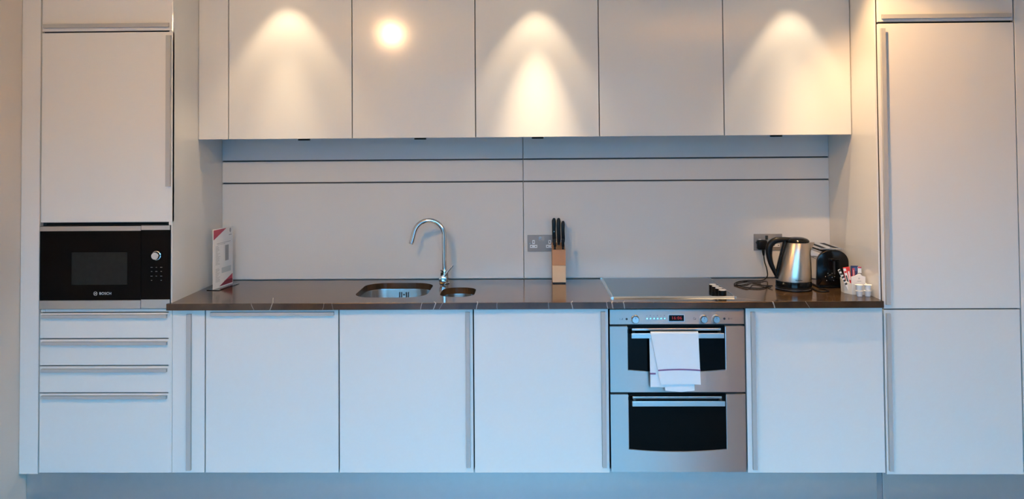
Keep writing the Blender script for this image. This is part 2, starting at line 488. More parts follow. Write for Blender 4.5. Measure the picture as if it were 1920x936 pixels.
def front(name, parent, x0, x1, z0, z1, y=0.0, t=.019, m=None):
    return obj(name, B(x0, x1, y, y + t, z0, z1, .0012), m or LACQ, parent)

def shell(x0, x1, y0, y1, z0, z1, open_top=False, t=.016, mid=()):
    bm = bmesh.new()
    box(bm, x0, x0 + t, y0, y1, z0, z1); box(bm, x1 - t, x1, y0, y1, z0, z1)
    box(bm, x0 + t, x1 - t, y0, y1, z0, z0 + t); box(bm, x0 + t, x1 - t, y1 - .008, y1, z0 + t, z1)
    if not open_top: box(bm, x0 + t, x1 - t, y0, y1 - .008, z1 - t, z1)
    for z in mid: box(bm, x0 + t, x1 - t, y0, y1 - .008, z - t / 2, z + t / 2)
    return bm

G = .0027
CY0 = .0225
# left tall unit: niche for the microwave between the door and the drawers
t = thing('tall_oven_cabinet', 'tall white cabinet at the left end housing the microwave above four drawers', 'cabinet', (-.3, .3, .142))
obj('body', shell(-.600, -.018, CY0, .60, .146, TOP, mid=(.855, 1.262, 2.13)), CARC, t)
obj('side_panel', B(-.0165, -.0005, .0015, .6, .146, TOP, .0008), GLOSSW, t)
obj('side_panel', B(-.6025, -.6005, CY0, .6, .146, TOP), LACQ, t)
def drawer(nm, z0, z1, hz):
    d = front(nm, t, -.600 + G, -.0040, z0 + G, z1 - G)
    handle(d, 'x', -.585, -.020, hz, -1, w=.011)
drawer('drawer', .740, .857, .848); drawer('drawer', .620, .740, .728)
drawer('drawer', .499, .620, .608); drawer('drawer', .143, .499, .489)
d = front('door', t, -.600 + G, -.0005, 1.258 + G, 2.120 - G)
handle(d, 'z', 1.42, 2.100, -.006, -1, w=.017)
d = front('upper_door', t, -.600 + G, -.002, 2.120 + G + .001, TOP)
handle(d, 'x', -.585, -.016, 2.138, +1, w=.015)
obj('shelf_edge', B(-.594, -.006, .004, .022, .859, .871, .0008), PALE, t)
bm = bmesh.new(); box(bm, -.594, -.575, .0015, .0038, .860, .870, .0004); obj('shelf_clip', bm, PALE, t)

# slim pull-out and base cabinets
t = thing('pull_out_cabinet', 'narrow white pull-out base cabinet beside the drawers with one long upright handle', 'cabinet', (.075, .3, .146))
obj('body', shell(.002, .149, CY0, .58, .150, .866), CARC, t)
d = front('door', t, .0015, .150 - G, .146, .868); handle(d, 'z', .160, .850, .090, -1, w=.017)
base = [(.150, .750, 'x', 'white base cabinet under the worktop left of the sink with a horizontal handle', 'cabinet'),
        (.750, 1.350, 'r', 'white base cabinet below the main sink bowl with an upright handle at its right edge', 'cabinet'),
        (1.350, 1.950, 'r', 'white base cabinet left of the double oven with an upright handle at its right edge', 'cabinet'),
        (2.550, 3.155, 'l', 'white base cabinet right of the double oven with an upright handle at its left edge', 'cabinet')]
for x0, x1, k, lab, c in base:
    t = thing('base_cabinet', lab, c, ((x0 + x1) / 2, .3, .146))
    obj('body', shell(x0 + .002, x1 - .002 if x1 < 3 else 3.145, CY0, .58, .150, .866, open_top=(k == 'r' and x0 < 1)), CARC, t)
    d = front('door', t, x0 + G + (.001 if k == 'l' else 0), x1 - G, .146, .868)
    if k == 'x': handle(d, 'x', .176, .730, .857, -1, w=.012)
    elif k == 'r': handle(d, 'z', .172, .854, x1 - .016, -1, w=.015)
    else: handle(d, 'z', .163, .850, x0 + .024, +1, w=.015)

# fridge housing at the right
t = thing('tall_fridge_cabinet', 'tall white cabinet at the right end with two doors and a lift-up door above', 'cabinet', (3.45, .3, .14))
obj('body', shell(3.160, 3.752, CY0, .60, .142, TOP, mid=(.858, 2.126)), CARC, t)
obj('side_panel', B(3.1485, 3.1565, .0015 + .02, .6, .142, TOP, .0008), GLOSSW, t)
d = front('door', t, 3.159, 3.752, .858 + G, 2.124 - G - .001); handle(d, 'z', .880, 2.098, 3.166, +1, w=.015)
d = front('door', t, 3.159, 3.750, .139, .858 - G); handle(d, 'z', .157, .842, 3.166, +1, w=.014)
d = front('upper_door', t, 3.159, 3.750, 2.124 + G + .002, TOP); handle(d, 'x', 3.172, 3.738, 2.141, +1, w=.015)

# wall cabinets
wb_ = [-.001, .147, .750, 1.3475, 1.9435, 2.541, 3.1475]
labs = ['narrow plain wall panel left of the first wall cupboard', 'white handleless wall cupboard second front from the left lit by a soft cone of light',
        'white handleless wall cupboard above the sink tap with a round lamp reflection', 'white handleless wall cupboard in the middle with the brightest cone of light',
        'white handleless unlit wall cupboard above the hob', 'white handleless wall cupboard above the kettle at the right end']
for i in range(6):
    x0, x1 = wb_[i], wb_[i + 1]
    zb = 1.631
    t = thing('wall_cabinet' if i else 'narrow_wall_cabinet', labs[i] if i else 'narrow white wall cupboard front at the left end of the row', 'wall cupboard', ((x0 + x1) / 2, .45, zb))
    obj('body', shell(x0 + .003, x1 - .003, FRONT_W + .0215, .6115, zb + .004, TOP), LACQ, t)
    obj('gap_shade_sheet', B(x0 + .004, x1 - .004, FRONT_W + .0192, FRONT_W + .0213, zb + .006, TOP - .002), DARK, t)  # dark sheet behind the door, stands in for shade in the gaps
    obj('door', B(x0 + G * .8, x1 - G * .8, FRONT_W, FRONT_W + .019, zb, TOP, .0012), LACQ, t)
for x, lab in ((.477, 'small black puck light under the second wall cupboard front from the left'), (1.061, 'small black puck light under the wall cupboard over the tap'),
               (1.648, 'small black puck light under the middle wall cupboard'), (2.83, 'small black puck light under the right end wall cupboard')):
    t = thing('under_cabinet_light', lab, 'light', (x, .42, 1.635), group='round puck lights under the wall cupboards')
    obj('housing', cyl(bmesh.new(), x, .42, 1.6235, .030, .0112, bev=.002), BPLAS, t, 30)
    obj('diffuser', cyl(bmesh.new(), x, .42, 1.6222, .019, .0012), MARK, t, 30)

# splashback: two lacquered panels with two grooves for a hanging rail
for x0, x1, lab in ((.0005, 1.5715, 'grey lacquered splashback panel behind the sink, left of the seam'), (1.5745, 3.148, 'grey lacquered splashback panel behind the hob, right of the seam')):
    t = thing('splashback_panel', lab, 'splashback', ((x0 + x1) / 2, BACK, .902), group=None)
    for z0, z1 in ((.9035, 1.3990), (1.4065, 1.5145), (1.5220, 1.6345)):
        obj('board', B(x0, x1, BACK, BACK + .016, z0, z1, .001), BACKP, t)
    bm = bmesh.new(); box(bm, x0, x1, BACK + .0165, .6115, .9035, 1.6345); obj('backing', bm, DARK, t)
    for z in (1.3990, 1.5145):
        obj('groove_rail', prism(bmesh.new(), [(BACK + .001, z + .0003), (BACK + .016, z + .0003), (BACK + .016, z + .0072), (BACK + .013, z + .0072), (BACK + .013, z + .0018), (BACK + .001, z + .0018)], x0, x1, 'x'), GROOVE, t)

# ------------------------------------------------------------------ worktop with cut-outs
def cut(o, pts, z0, z1):
    cm = bmesh.new(); prism(cm, pts, z0, z1, 'z')
    me = bpy.data.meshes.new('cut'); bmesh.ops.recalc_face_normals(cm, faces=cm.faces); cm.to_mesh(me); cm.free()
    c = bpy.data.objects.new('cut', me); COL.objects.link(c)
    md = o.modifiers.new('b', 'BOOLEAN'); md.operation = 'DIFFERENCE'; md.object = c; md.solver = 'EXACT'
    bpy.context.view_layer.update()
    dg = bpy.context.evaluated_depsgraph_get()
    new = bpy.data.meshes.new_from_object(o.evaluated_get(dg))
    o.modifiers.clear(); o.data = new
    bpy.data.objects.remove(c); bpy.data.meshes.remove(me)

bm = bmesh.new()
box(bm, .0008, 3.1475, -.030, BACK - .0005, .8702, .900, .0015)
wt_ = obj('worktop', bm, MARB, None, loc=(0, 0, .9))
tag(wt_, 'dark brown polished marble worktop with pale veins running under the splashback', 'worktop')
BIG = rrect(.786, 1.125, .098, .478, .095)
SMALL = rrect(1.183, 1.345, .103, .345, .070)
cut(wt_, BIG, .85, .95); cut(wt_, SMALL, .85, .95)
for p in wt_.data.polygons: p.use_smooth = False
# the left end of the slab laps over the drawer column
lip = B(-.013, .0002, -.030, -.0005, .8702, .900, .001)
obj('end_lip', lip, MARB, wt_)

# sink: two undermount bowls
def bowl(x0, x1, y0, y1, r, z0, z1, rb):
    bm = bmesh.new(); rings = []
    spec = [(-.012, z1), (.001, z1), (.0015, z1 - .004), (.004, z0 + rb)]
    for i in range(1, 7):
        a = i / 6 * PI / 2
        spec.append((.004 + rb * (1 - math.cos(a)), z0 + rb * (1 - math.sin(a))))
    for ins, z in spec:
        rr = max(.012, r - ins)
        rings.append([bm.verts.new((p[0], p[1], z)) for p in rrect(x0 + ins, x1 - ins, y0 + ins, y1 - ins, rr, 8)])
    n = len(rings[0])
    for a, c in zip(rings, rings[1:]):
        for i in range(n): bm.faces.new([a[i], a[(i + 1) % n], c[(i + 1) % n], c[i]])
    bm.faces.new(rings[-1])
    return bm
t = thing('kitchen_sink', 'stainless steel undermount sink with a large and a small bowl set into the marble', 'sink', (1.06, .28, .70))
b1 = obj('bowl', bowl(.786, 1.125, .098, .478, .095, .705, .8698, .045), BOWLS, t, 40)
obj('drain', lathe(bmesh.new(), [(.012, .0005), (.030, .0005), (.042, .003), (.045, .0008)], .955, .29, .7055), CHROME, b1, 30)
b2 = obj('bowl', bowl(1.183, 1.345, .103, .345, .070, .775, .8698, .035), BOWLS, t, 40)
obj('drain', lathe(bmesh.new(), [(.010, .0005), (.022, .0005), (.032, .003), (.035, .0008)], 1.264, .225, .7755), CHROME, b2, 30)
bm = bmesh.new()
ox, oy, oz = .968, .4725, .842
for dx in (-.022, -.012, .012, .022): box(bm, ox + dx - .0025, ox + dx + .0025, oy - .0012, oy, oz - .013, oz + .013, .0005)
box(bm, ox - .004, ox + .004, oy - .0012, oy, oz - .003, oz + .003)
obj('overflow_slots', bm, DARK, b1)

# tap
tx, ty = 1.174, .462
t = thing('mixer_tap', 'tall chrome swan-neck mixer tap standing between the two sink bowls', 'tap', (tx, ty, .9))
obj('base_ring', cyl(bmesh.new(), tx, ty, .9003, .026, .006, bev=.002), CHROME, t, 30)
obj('body', lathe(bmesh.new(), [(.0215, .0065), (.0215, .055), (.0165, .057), (.0165, .060), (.0225, .062), (.0225, .068), (.013, .070)], tx, ty, .9), CHROME, t, 30)
pts = [(tx, ty, .968), (tx, ty, 1.05), (tx, ty, 1.135)]
Rr = .0765; cxx, czz = tx - Rr, 1.140
for i in range(0, 19):
    a = math.radians(165 * i / 18)
    pts.append((cxx + Rr * math.cos(a), ty, czz + Rr * math.sin(a)))
a = math.radians(165); d = Vector((-math.sin(a), 0, math.cos(a)))
e = Vector(pts[-1]); pts += [tuple(e + d * .028), tuple(e + d * .056)]
obj('spout', tube(bmesh.new(), pts, .0120, 24), CHROME, t, 40)
e2 = Vector(pts[-1])
obj('nozzle', tube(bmesh.new(), [e2 + d * .0005, e2 + d * .008], .0105, 20), STEELP, t, 40)
obj('valve', cyl(bmesh.new(), tx - .003, ty - .056, .925, .0195, .040, axis='y', bev=.003), CHROME, t, 30)
obj('lever', tube(bmesh.new(), [(tx + .004, ty - .030, .944), (tx + .024, ty - .030, .969), (tx + .046, ty - .028, .995)], [.0045, .0042, .0040], 12), CHROME, t, 40)

# ------------------------------------------------------------------ hob
t = thing('ceramic_hob', 'black glass hob with four knobs and a metal edge on the worktop', 'hob', (2.25, .31, .9))
hx0, hx1, hy0, hy1 = 1.966, 2.530, .056, .572
obj('glass_top', B(hx0 + .013, hx1 - .010, hy0 + .011, hy1 - .006, .9005, .9060, .0008), HOBG, t)
bm = bmesh.new()
prism(bm, [(hx0, .9003), (hx0 + .0125, .9003), (hx0 + .0125, .9066), (hx0 + .006, .9066)], hy0, hy1, 'y')
prism(bm, [(hx1, .9003), (hx1 - .0095, .9003), (hx1 - .0095, .9066), (hx1 - .006, .9066)], hy0, hy1, 'y')
prism(bm, [(hy0, .9003), (hy0 + .0105, .9003), (hy0 + .0105, .9066), (hy0 + .005, .9066)], hx0, hx1, 'x')
prism(bm, [(hy1, .9003), (hy1 - .0055, .9003), (hy1 - .0055, .9066), (hy1 - .003, .9066)], hx0, hx1, 'x')
obj('edge_trim', bm, STEELP, t)
for kx, ky in ((2.462, .222), (2.464, .176), (2.468, .129), (2.472, .080)):
    k = obj('knob', lathe(bmesh.new(), [(.0175, .0065), (.0182, .010), (.0180, .028), (.0165, .0305)], kx, ky, .9), BPLAS, t, 30)
    obj('cap', lathe(bmesh.new(), [(.0160, .0306), (.0160, .0318), (.0145, .0322)], kx, ky, .9), MARK, k, 30)

# ------------------------------------------------------------------ double oven
t = thing('double_oven', 'built-in stainless steel double oven with black glass doors and a towel over its upper handle', 'oven', (2.25, .3, .150))
OX0, OX1 = 1.954, 2.546
obj('housing', B(OX0 + .004, OX1 - .004, .0165, .56, .152, .866, .001), DARK, t)
fa = obj('fascia', B(OX0, OX1, -.004, .016, .7965, .8620, .0015), STEEL, t)
KZ = .8205
def oknob(x, r):
    k = obj('knob', lathe(bmesh.new(), [(r + .0025, -.0042), (r + .0020, -.008), (r, -.009), (r * .97, -.022), (r * .85, -.0250)], x, 0, KZ, axis='y'), STEELP, t, 35)
    obj('pointer', B(x - .0009, x + .0009, -.0262, -.0251, KZ + r * .2, KZ + r * .75), INKG, k)
oknob(2.066, .0165); oknob(2.367, .0160); oknob(2.421, .0160)
for i in range(6):
    x = 2.118 + i * .0155
    obj('button', lathe(bmesh.new(), [(.0052, -.0042), (.0050, -.008), (.0038, -.0098)], x, 0, KZ + .003, axis='y', n=20), CHROME, t, 35)
for i in range(6):
    x = 2.118 + i * .0155
    obj('printed_symbol', B(x - .002, x + .002, -.0045, -.0041, KZ + .0135, KZ + (.0165 if i % 2 else .0150)), INKG, t)
for grp in (((1.998, 1.9995, -.004, .004), (2.004, 2.006, -.004, .0)), ((2.0085, 2.0125, -.0025, .0025), (2.010, 2.011, -.005, .005)),
            ((2.322, 2.3235, -.005, .005), (2.3235, 2.330, .003, .005), (2.326, 2.334, -.004, -.001), (2.331, 2.334, -.001, .003)),
            ((2.476, 2.480, -.004, .004), (2.4835, 2.485, -.003, .003), (2.490, 2.492, -.003, .003)), ((2.465, 2.467, .018, .021),)):
    bm = bmesh.new()
    for x0, x1, z0, z1 in grp: box(bm, x0, x1, -.0045, -.0041, KZ + z0, KZ + z1)
    obj('printed_symbol', bm, INKG, t)
for x in (2.029, 2.459):
    obj('indicator', cyl(bmesh.new(), x, -.0052, KZ, .0048, .0012, axis='y'), INK, t, 30)
dp = obj('display', B(2.2150, 2.2810, -.0052, -.0041, .8110, .8375, .0004), BGLASS, t)
fr = bmesh.new()
for a in ((2.2125, 2.2150, .8085, .8400), (2.2810, 2.2835, .8085, .8400), (2.2150, 2.2810, .8375, .8400), (2.2150, 2.2810, .8085, .8110)):
    box(fr, a[0], a[1], -.0065, -.0041, a[2], a[3])
obj('display_frame', fr, STEELP, t)
text_mesh('clock_digits', '16:06', .0185, LCD, dp, (2.249, -.0056, .8240), spacing=1.15)

def oven_door(z0, z1, gz0, curve, htop):
    """one steel door front with a glass field open to the top and a bowed lower edge"""
    gx0, gx1 = 2.031, 2.463
    dr = obj('oven_door', prism(bmesh.new(), [(OX0, z0), (OX1, z0), (OX1, z1), (gx1, z1)] +
             [(gx1 + (gx0 - gx1) * i / 16, gz0 - curve * (1 - (2 * i / 16 - 1) ** 2)) for i in range(17)] + [(gx0, z1), (OX0, z1)], -.006, .012, 'y'), STEEL, t)
    gl = obj('door_glass', B(gx0 - .004, gx1 + .004, .0122, .0158, gz0 - curve - .004, z1 - .001), BGLASS, dr)
    # outer glass fills the cut-out
    pts = [(gx1 - .0022, z1 - .001)] + [(gx1 - .0022 + (gx0 - gx1 + .0044) * i / 16, gz0 + .0022 - curve * (1 - (2 * i / 16 - 1) ** 2)) for i in range(17)] + [(gx0 + .0022, z1 - .001)]
    obj('outer_glass', prism(bmesh.new(), pts, -.0035, .0118, 'y'), BGLASS, dr)
    # bright bevel round the glass
    path = [(gx1 - .001, -.0062, z1 - .002)] + [(gx1 - .001 + (gx0 - gx1 + .002) * i / 24, -.0062, gz0 + .001 - curve * (1 - (2 * i / 24 - 1) ** 2)) for i in range(25)] + [(gx0 + .001, -.0062, z1 - .002)]
    obj('glass_bevel', tube(bmesh.new(), path, .0013, 6), CHROME, dr)
    # handle: flat bar in front, back rail, two brackets
    h = obj('handle', B(2.044, 2.446, -.052, -.044, htop - .0215, htop, .0015), STEELP, dr)
    obj('back_rail', B(2.050, 2.440, -.018, -.010, z1 - .0165, z1 - .006, .0015), STEELP, dr)
    for x in (2.052, 2.428):
        br = bmesh.new()
        prism(br, [(-.0036, htop + .004), (-.044, htop - .002), (-.044, htop - .018), (-.0036, htop - .012)], x, x + .010, 'x')
        obj('bracket', br, BPLAS, dr)
    return dr
oven_door(.5000, .7880, .5965, .0105, .7675)
oven_door(.1520, .4900, .2500, .0110, .4735)

# ------------------------------------------------------------------ towel over the upper oven handle
t = thing('tea_towel', 'folded white tea towel with a purple stripe hanging over the upper oven handle', 'towel', (2.23, -.05, .518))
def cloth(x_left, x_right, z_top, z_bot, y_top, y_bot, nx=28, nz=40, th=.0022, amp=.0015, phase=0.0, wrap=True, sl=(0, 0), bow=0.0, zcut=None):
    """a hanging sheet: edges may slant by sl, the bottom edge may bow; thickness added as a closed shell"""
    bm = bmesh.new()
    g = []
    for j in range(nz + 1):
        v = j / nz; row = []
        for i in range(nx + 1):
            u = i / nx
            xl = x_left + sl[0] * v; xr = x_right + sl[1] * v
            x = xl + (xr - xl) * u
            zb = z_bot + bow * (1 - (2 * u - 1) ** 2)
            z = z_top + (zb - z_top) * v
            y = y_top + (y_bot - y_top) * v + amp * v * math.sin(u * 7 + phase) + amp * .6 * v * math.sin(u * 17 + phase * 2)
            row.append((x, y, z))
        g.append(row)
    F = [[bm.verts.new(p) for p in r] for r in g]
    Bk = [[bm.verts.new((p[0], p[1] + th, p[2])) for p in r] for r in g]
    for j in range(nz):
        for i in range(nx):
            bm.faces.new([F[j][i], F[j][i + 1], F[j + 1][i + 1], F[j + 1][i]])
            bm.faces.new([Bk[j][i], Bk[j + 1][i], Bk[j + 1][i + 1], Bk[j][i + 1]])
    for j in range(nz):
        bm.faces.new([F[j][0], F[j + 1][0], Bk[j + 1][0], Bk[j][0]]); bm.faces.new([F[j][nx], Bk[j][nx], Bk[j + 1][nx], F[j + 1][nx]])
    for i in range(nx):
        bm.faces.new([F[0][i], Bk[0][i], Bk[0][i + 1], F[0][i + 1]]); bm.faces.new([F[nz][i], F[nz][i + 1], Bk[nz][i + 1], Bk[nz][i]])
    return bm
# front fold, wrapped over the bar
def over(x0, x1, sl, zb, yb, bow, th=.0024):
    """sheet going up behind the handle, over it and down in front; outline swept in (y,z)"""
    prof = []
    ztop = .7705
    for i in range(6): prof.append((-.0395, .700 + (ztop - .006 - .700) * i / 5))
    for i in range(1, 8):
        a = PI * i / 8
        prof.append((-.048 + .0085 * math.cos(a), ztop - .003 + .0055 * math.sin(a)))
    n0 = len(prof)
    for i in range(0, 41): prof.append((-.0565 + (yb + .0565) * (i / 40), ztop - .006 + (zb - ztop + .006) * i / 40))
    bm = bmesh.new(); nx = 30; rows = []; rowsb = []
    for k, (y, z) in enumerate(prof):
        v = max(0, (k - n0) / 40)
        r1 = []; r2 = []
        p0 = Vector(prof[max(0, k - 1)]); p1 = Vector(prof[min(len(prof) - 1, k + 1)])
        tg = (p1 - p0).normalized(); nm = Vector((tg.y, -tg.x))   # left normal: inward to the bar
        for i in range(nx + 1):
            u = i / nx
            x = x0 + sl[0] * v + (x1 + sl[1] * v - x0 - sl[0] * v) * u
            w = .0012 * v * math.sin(u * 9 + v * 2) - abs(.0012 * v)
            dz = bow * v * (1 - (2 * u - 1) ** 2)
            r1.append(bm.verts.new((x, y + w, z + dz)))
            r2.append(bm.verts.new((x, y + w - nm.x * th * -1 * (1 if k < n0 else 1), z + dz - nm.y * th * -1)))
        rows.append(r1); rowsb.append(r2)
    m = len(rows)
    for k in range(m - 1):
        for i in range(nx):
            bm.faces.new([rows[k][i], rows[k][i + 1], rows[k + 1][i + 1], rows[k + 1][i]])
            bm.faces.new([rowsb[k][i], rowsb[k + 1][i], rowsb[k + 1][i + 1], rowsb[k][i + 1]])
        bm.faces.new([rows[k][0], rows[k + 1][0], rowsb[k + 1][0], rowsb[k][0]])
        bm.faces.new([rows[k][nx], rowsb[k][nx], rowsb[k + 1][nx], rows[k + 1][nx]])
    for i in range(nx):
        bm.faces.new([rows[0][i], rowsb[0][i], rowsb[0][i + 1], rows[0][i + 1]])
        bm.faces.new([rows[-1][i], rows[-1][i + 1], rowsb[-1][i + 1], rowsb[-1][i]])
    return bm
tw = obj('front_fold', over(2.127, 2.3325, (.040, .0065), .5495, -.0600, .0015), TOWEL, t, 50)
# a purple woven line on the front fold: narrow strip lying on it
def zl(u): return .6110 + .004 * (1 - (2 * u - 1) ** 2)
bm = bmesh.new()
nx = 24; ra = []; rb = []
for i in range(nx + 1):
    u = i / nx; x = 2.1555 + (2.3385 - 2.1555) * u
    y = -.0632 - .0006
    ra.append([bm.verts.new((x, y - .0012, zl(u) + s)) for s in (-.0028, .0028)] + [bm.verts.new((x, y + .0014, zl(u) + s)) for s in (.0028, -.0028)])
for a, c in zip(ra, ra[1:]):
    for q in range(4): bm.faces.new([a[q], a[(q + 1) % 4], c[(q + 1) % 4], c[q]])
bm.faces.new(ra[0]); bm.faces.new(ra[-1][::-1])
obj('stripe', bm, TSTR, tw)
bk = obj('left_fold', cloth(2.1225, 2.185, .7450, .5330, -.0415, -.0440, nx=14, amp=.001, sl=(.002, .020)), TOWEL, t, 50)
obj('stripe', B(2.1230, 2.1480, -.0455, -.0430, .5885, .5950), TSTR, bk)
obj('inner_fold', cloth(2.170, 2.312, .700, .5200, -.0440, -.0520, nx=24, amp=.0025, phase=1.0, sl=(.018, .003), bow=-.004), TOWEL, t, 50)

# ------------------------------------------------------------------ microwave
t = thing('built_in_microwave', 'black glass built-in microwave with steel strips and a round knob in the tall cabinet', 'microwave', (-.3, .2, .873))
MX0, MX1 = -.597, -.006
obj('housing', B(MX0 + .012, MX1 - .014, .0215, .42, .876, 1.249, .001), DARK, t)
dr = obj('door', B(MX0, -.1385, -.006, .0205, .8735, 1.2455, .0012), BGLASS, t)
pn = obj('control_panel', B(-.1375, MX1, -.006, .0205, .8745, 1.2465, .0012), BGLASS, t)
obj('steel_strip', B(MX0 + .001, -.1390, -.0090, -.0062, 1.2225, 1.2440, .0008), STEELP, dr)
obj('steel_strip', B(MX0 + .001, -.1390, -.0090, -.0062, .8745, .9125, .0008), STEELP, dr)
obj('steel_strip', B(-.1370, MX1 - .001, -.0090, -.0062, 1.2255, 1.2460, .0008), STEELP, pn)
obj('steel_strip', B(-.1370, MX1 - .001, -.0090, -.0062, .8755, .9155, .0008), STEELP, pn)
obj('viewing_window', B(-.452, -.200, -.0068, -.0062, .982, 1.127, .0002), MESHG, dr)
k = obj('knob', lathe(bmesh.new(), [(.0205, -.0062), (.0205, -.0090), (.0180, -.0100), (.0172, -.022), (.0155, -.0245)], -.068, 0, 1.111, axis='y'), CHROME, pn, 35)
bm = bmesh.new()
for r_, z in enumerate((1.0585, 1.0400, 1.0195, 1.0005)):
    for c_, x in enumerate((-.0900, -.0685, -.0465)):
        if r_ == 3 and c_ == 1: continue
        w = .0045 if (r_ + c_) % 2 == 0 else .0030
        box(bm, x - w, x + w, -.0066, -.0062, z - .0012, z + .0012)
obj('touch_key_marks', bm, MARKD, pn)
text_mesh('brand_lettering', 'BOSCH', .0158, MARK, dr, (-.2985, -.0068, .9425), bold=.0001, spacing=1.1)
ring = bmesh.new()
lathe(ring, [(.0078, -.0066), (.0088, -.0066), (.0088, -.0062), (.0078, -.0062), (.0078, -.0066)], -.3435, 0, .9425, axis='y', n=32, caps=False)
for x0, x1, z0, z1 in ((-.0040, -.0028, -.0058, .0058), (.0028, .0040, -.0058, .0058), (-.0028, .0028, -.0008, .0008)):
    box(ring, -.3435 + x0, -.3435 + x1, -.0066, -.0062, .9425 + z0, .9425 + z1)
obj('round_emblem', ring, MARK, dr)

# ------------------------------------------------------------------ sockets
def socket(x0, x1, z0, z1, lab, right_visible=True):
    cx, cz = (x0 + x1) / 2, (z0 + z1) / 2
    y = BACK
    t = thing('wall_socket', lab, 'socket', (cx, y, z0))
    obj('face_plate', B(x0, x1, y - .0045, y - .0004, z0, z1, .0015), SOCK, t)
    hw = (x1 - x0)
    for s in (-1, 1):
        px = cx + s * hw * .285
        obj('insert', B(px - .0065, px + .0065, y - .0058, y - .0046, cz - .004, cz + .016, .0004), PORC, t)
        ins = obj('insert', B(px - .019, px + .019, y - .0058, y - .0046, cz - .024, cz - .0085, .0004), PORC, t)
        pin = bmesh.new()
        box(pin, px - .002, px + .002, y - .0062, y - .0058, cz + .002, cz + .011)
        for q in (-1, 1): box(pin, px + q * .011 - .0033, px + q * .011 + .0033, y - .0062, y - .0058, cz - .0185, cz - .0145)
        obj('pin_holes', pin, INK, ins)
    for s, m in ((-1, CHROME), (1, BGLOS)):
        obj('switch', prism(bmesh.new(), [(y - .0046, cz + .013), (y - .0046, cz + .034), (y - (.008 if s < 0 else .0055), cz + .034), (y - (.0055 if s < 0 else .008), cz + .013)], cx + s * .008 - .0065, cx + s * .008 + .0065, 'x'), CHROME if s < 0 else SOCK, t)
    for s in (-1, 1):
        obj('screw', cyl(bmesh.new(), cx + s * hw * .415, y - .0054, cz - .001, .0028, .0009, axis='y', n=14), CHROME, t)
    return t
socket(1.593, 1.739, 1.041, 1.126, 'brushed steel double wall socket left of the knife block')
socket(2.757, 2.903, 1.040, 1.125, 'brushed steel double wall socket behind the kettle with a black plug in it')
# plug and its cable
t = thing('black_plug', 'black three-pin plug with its cable looping over the worktop behind the kettle', 'plug', (2.79, .56, 1.05))
obj('plug_body', B(2.768, 2.818, .545, .5790, 1.048, 1.096, .008, 3), BPLAS, t, 50)
obj('strain_relief', tube(bmesh.new(), [(2.797, .556, 1.050), (2.798, .555, 1.030), (2.799, .555, 1.018)], [.008, .0065, .0045], 12), BPLAS, t, 40)
cab = catmull([(2.799, .555, 1.020), (2.803, .553, .985), (2.812, .550, .950), (2.812, .540, .918), (2.790, .510, .9055), (2.755, .474, .9036), (2.693, .480, .9036), (2.630, .430, .9036), (2.612, .345, .9036),
               (2.645, .285, .9036), (2.700, .272, .9036), (2.745, .315, .9036), (2.765, .330, .9036)], 8)
obj('cable', tube(bmesh.new(), cab, .0027, 10), BPLAS2, t, 60)
c2 = thing('kettle_cable', 'slack black cable coming out of the left side of the kettle base', 'cable', (2.7, .36, .9))
pts = catmull([(2.762, .293, .9100), (2.735, .345, .9036), (2.700, .395, .9036), (2.668, .345, .9036 + .0066), (2.640, .310, .9036 + .0070), (2.600, .370, .9036), (2.640, .420, .9036 + .0068), (2.700, .440, .9036), (2.745, .425, .9036)], 8)
obj('cable', tube(bmesh.new(), pts, .0024, 10), BPLAS2, c2, 60)
c3 = thing('toaster_cable', 'short loop of black cable on the worktop between kettle and toaster', 'cable', (2.97, .23, .9))
pts = catmull([(2.945, .300, .9034), (2.940, .205, .9034), (2.960, .178, .9034), (2.990, .190, .9034), (2.992, .225, .9034), (2.975, .262, .9034)], 8)
obj('cable', tube(bmesh.new(), pts, .0030, 10), BPLAS2, c3, 60)

# ------------------------------------------------------------------ knife block with knives
t = thing('knife_block', 'upright two-tone wooden knife block standing against the splashback by the socket', 'knife block', (1.75, .50, .9))
kx0, kx1 = 1.7165, 1.7835
obj('foot', B(kx0 + .002, kx1 - .002, .442, .572, .9003, .9055), BPLAS, t)
obj('front_block', prism(bmesh.new(), [(.440, .906), (.462, .906), (.470, .9875), (.448, .9875)], kx0, kx1, 'x', bev=.0008), WOODL, t)
bd = obj('main_block', prism(bmesh.new(), [(.4625, .906), (.5755, .906), (.5755, 1.088), (.4705, 1.0665), (.4500, 1.0665), (.4485, .988), (.4705, .988)], kx0 + .0005, kx1 - .0005, 'x', bev=.0008), WOODU, t)
def knife(x, y, L, w, lab, tilt=0.0):
    z0 = 1.0715 + (y - .47) * .2 + .001
    if y < .47: z0 = 1.0675
    k = thing('kitchen_knife', lab, 'knife', (x, y, z0), group='black-handled knives in the block')
    prof = [(-w * .42, 0), (w * .42, 0), (w * .5, L * .2), (w * .42, L * .55), (w * .5, L * .85), (w * .38, L * .97), (w * .15, L), (-w * .25, L * .985), (-w * .5, L * .9), (-w * .48, L * .4)]
    h = obj('handle', prism(bmesh.new(), [(x + a + b * tilt, z0 + .012 + b) for a, b in prof], y - .009, y + .009, 'y', bev=.0025), BPLAS, k, 50)
    obj('bolster', B(x - w * .32, x + w * .32, y - .005, y + .005, z0, z0 + .0125, .001), BPLAS, k)
    if tilt == 0 and L > .12 and x < 1.74: q = .45; obj('rivet', cyl(bmesh.new(), x + L * q * tilt, y - .0096, z0 + .012 + L * q, .0022, .001, axis='y', n=12), STEELP, k)
knife(1.7285, .520, .125, .0200, 'black-handled knife at the left of the back row in the block')
knife(1.7520, .520, .125, .0200, 'black-handled knife in the middle of the back row in the block')
knife(1.7745, .520, .110, .0180, 'shorter black-handled knife at the right of the back row in the block')
knife(1.7300, .459, .040, .0140, 'short black stub handle at the front left of the block')
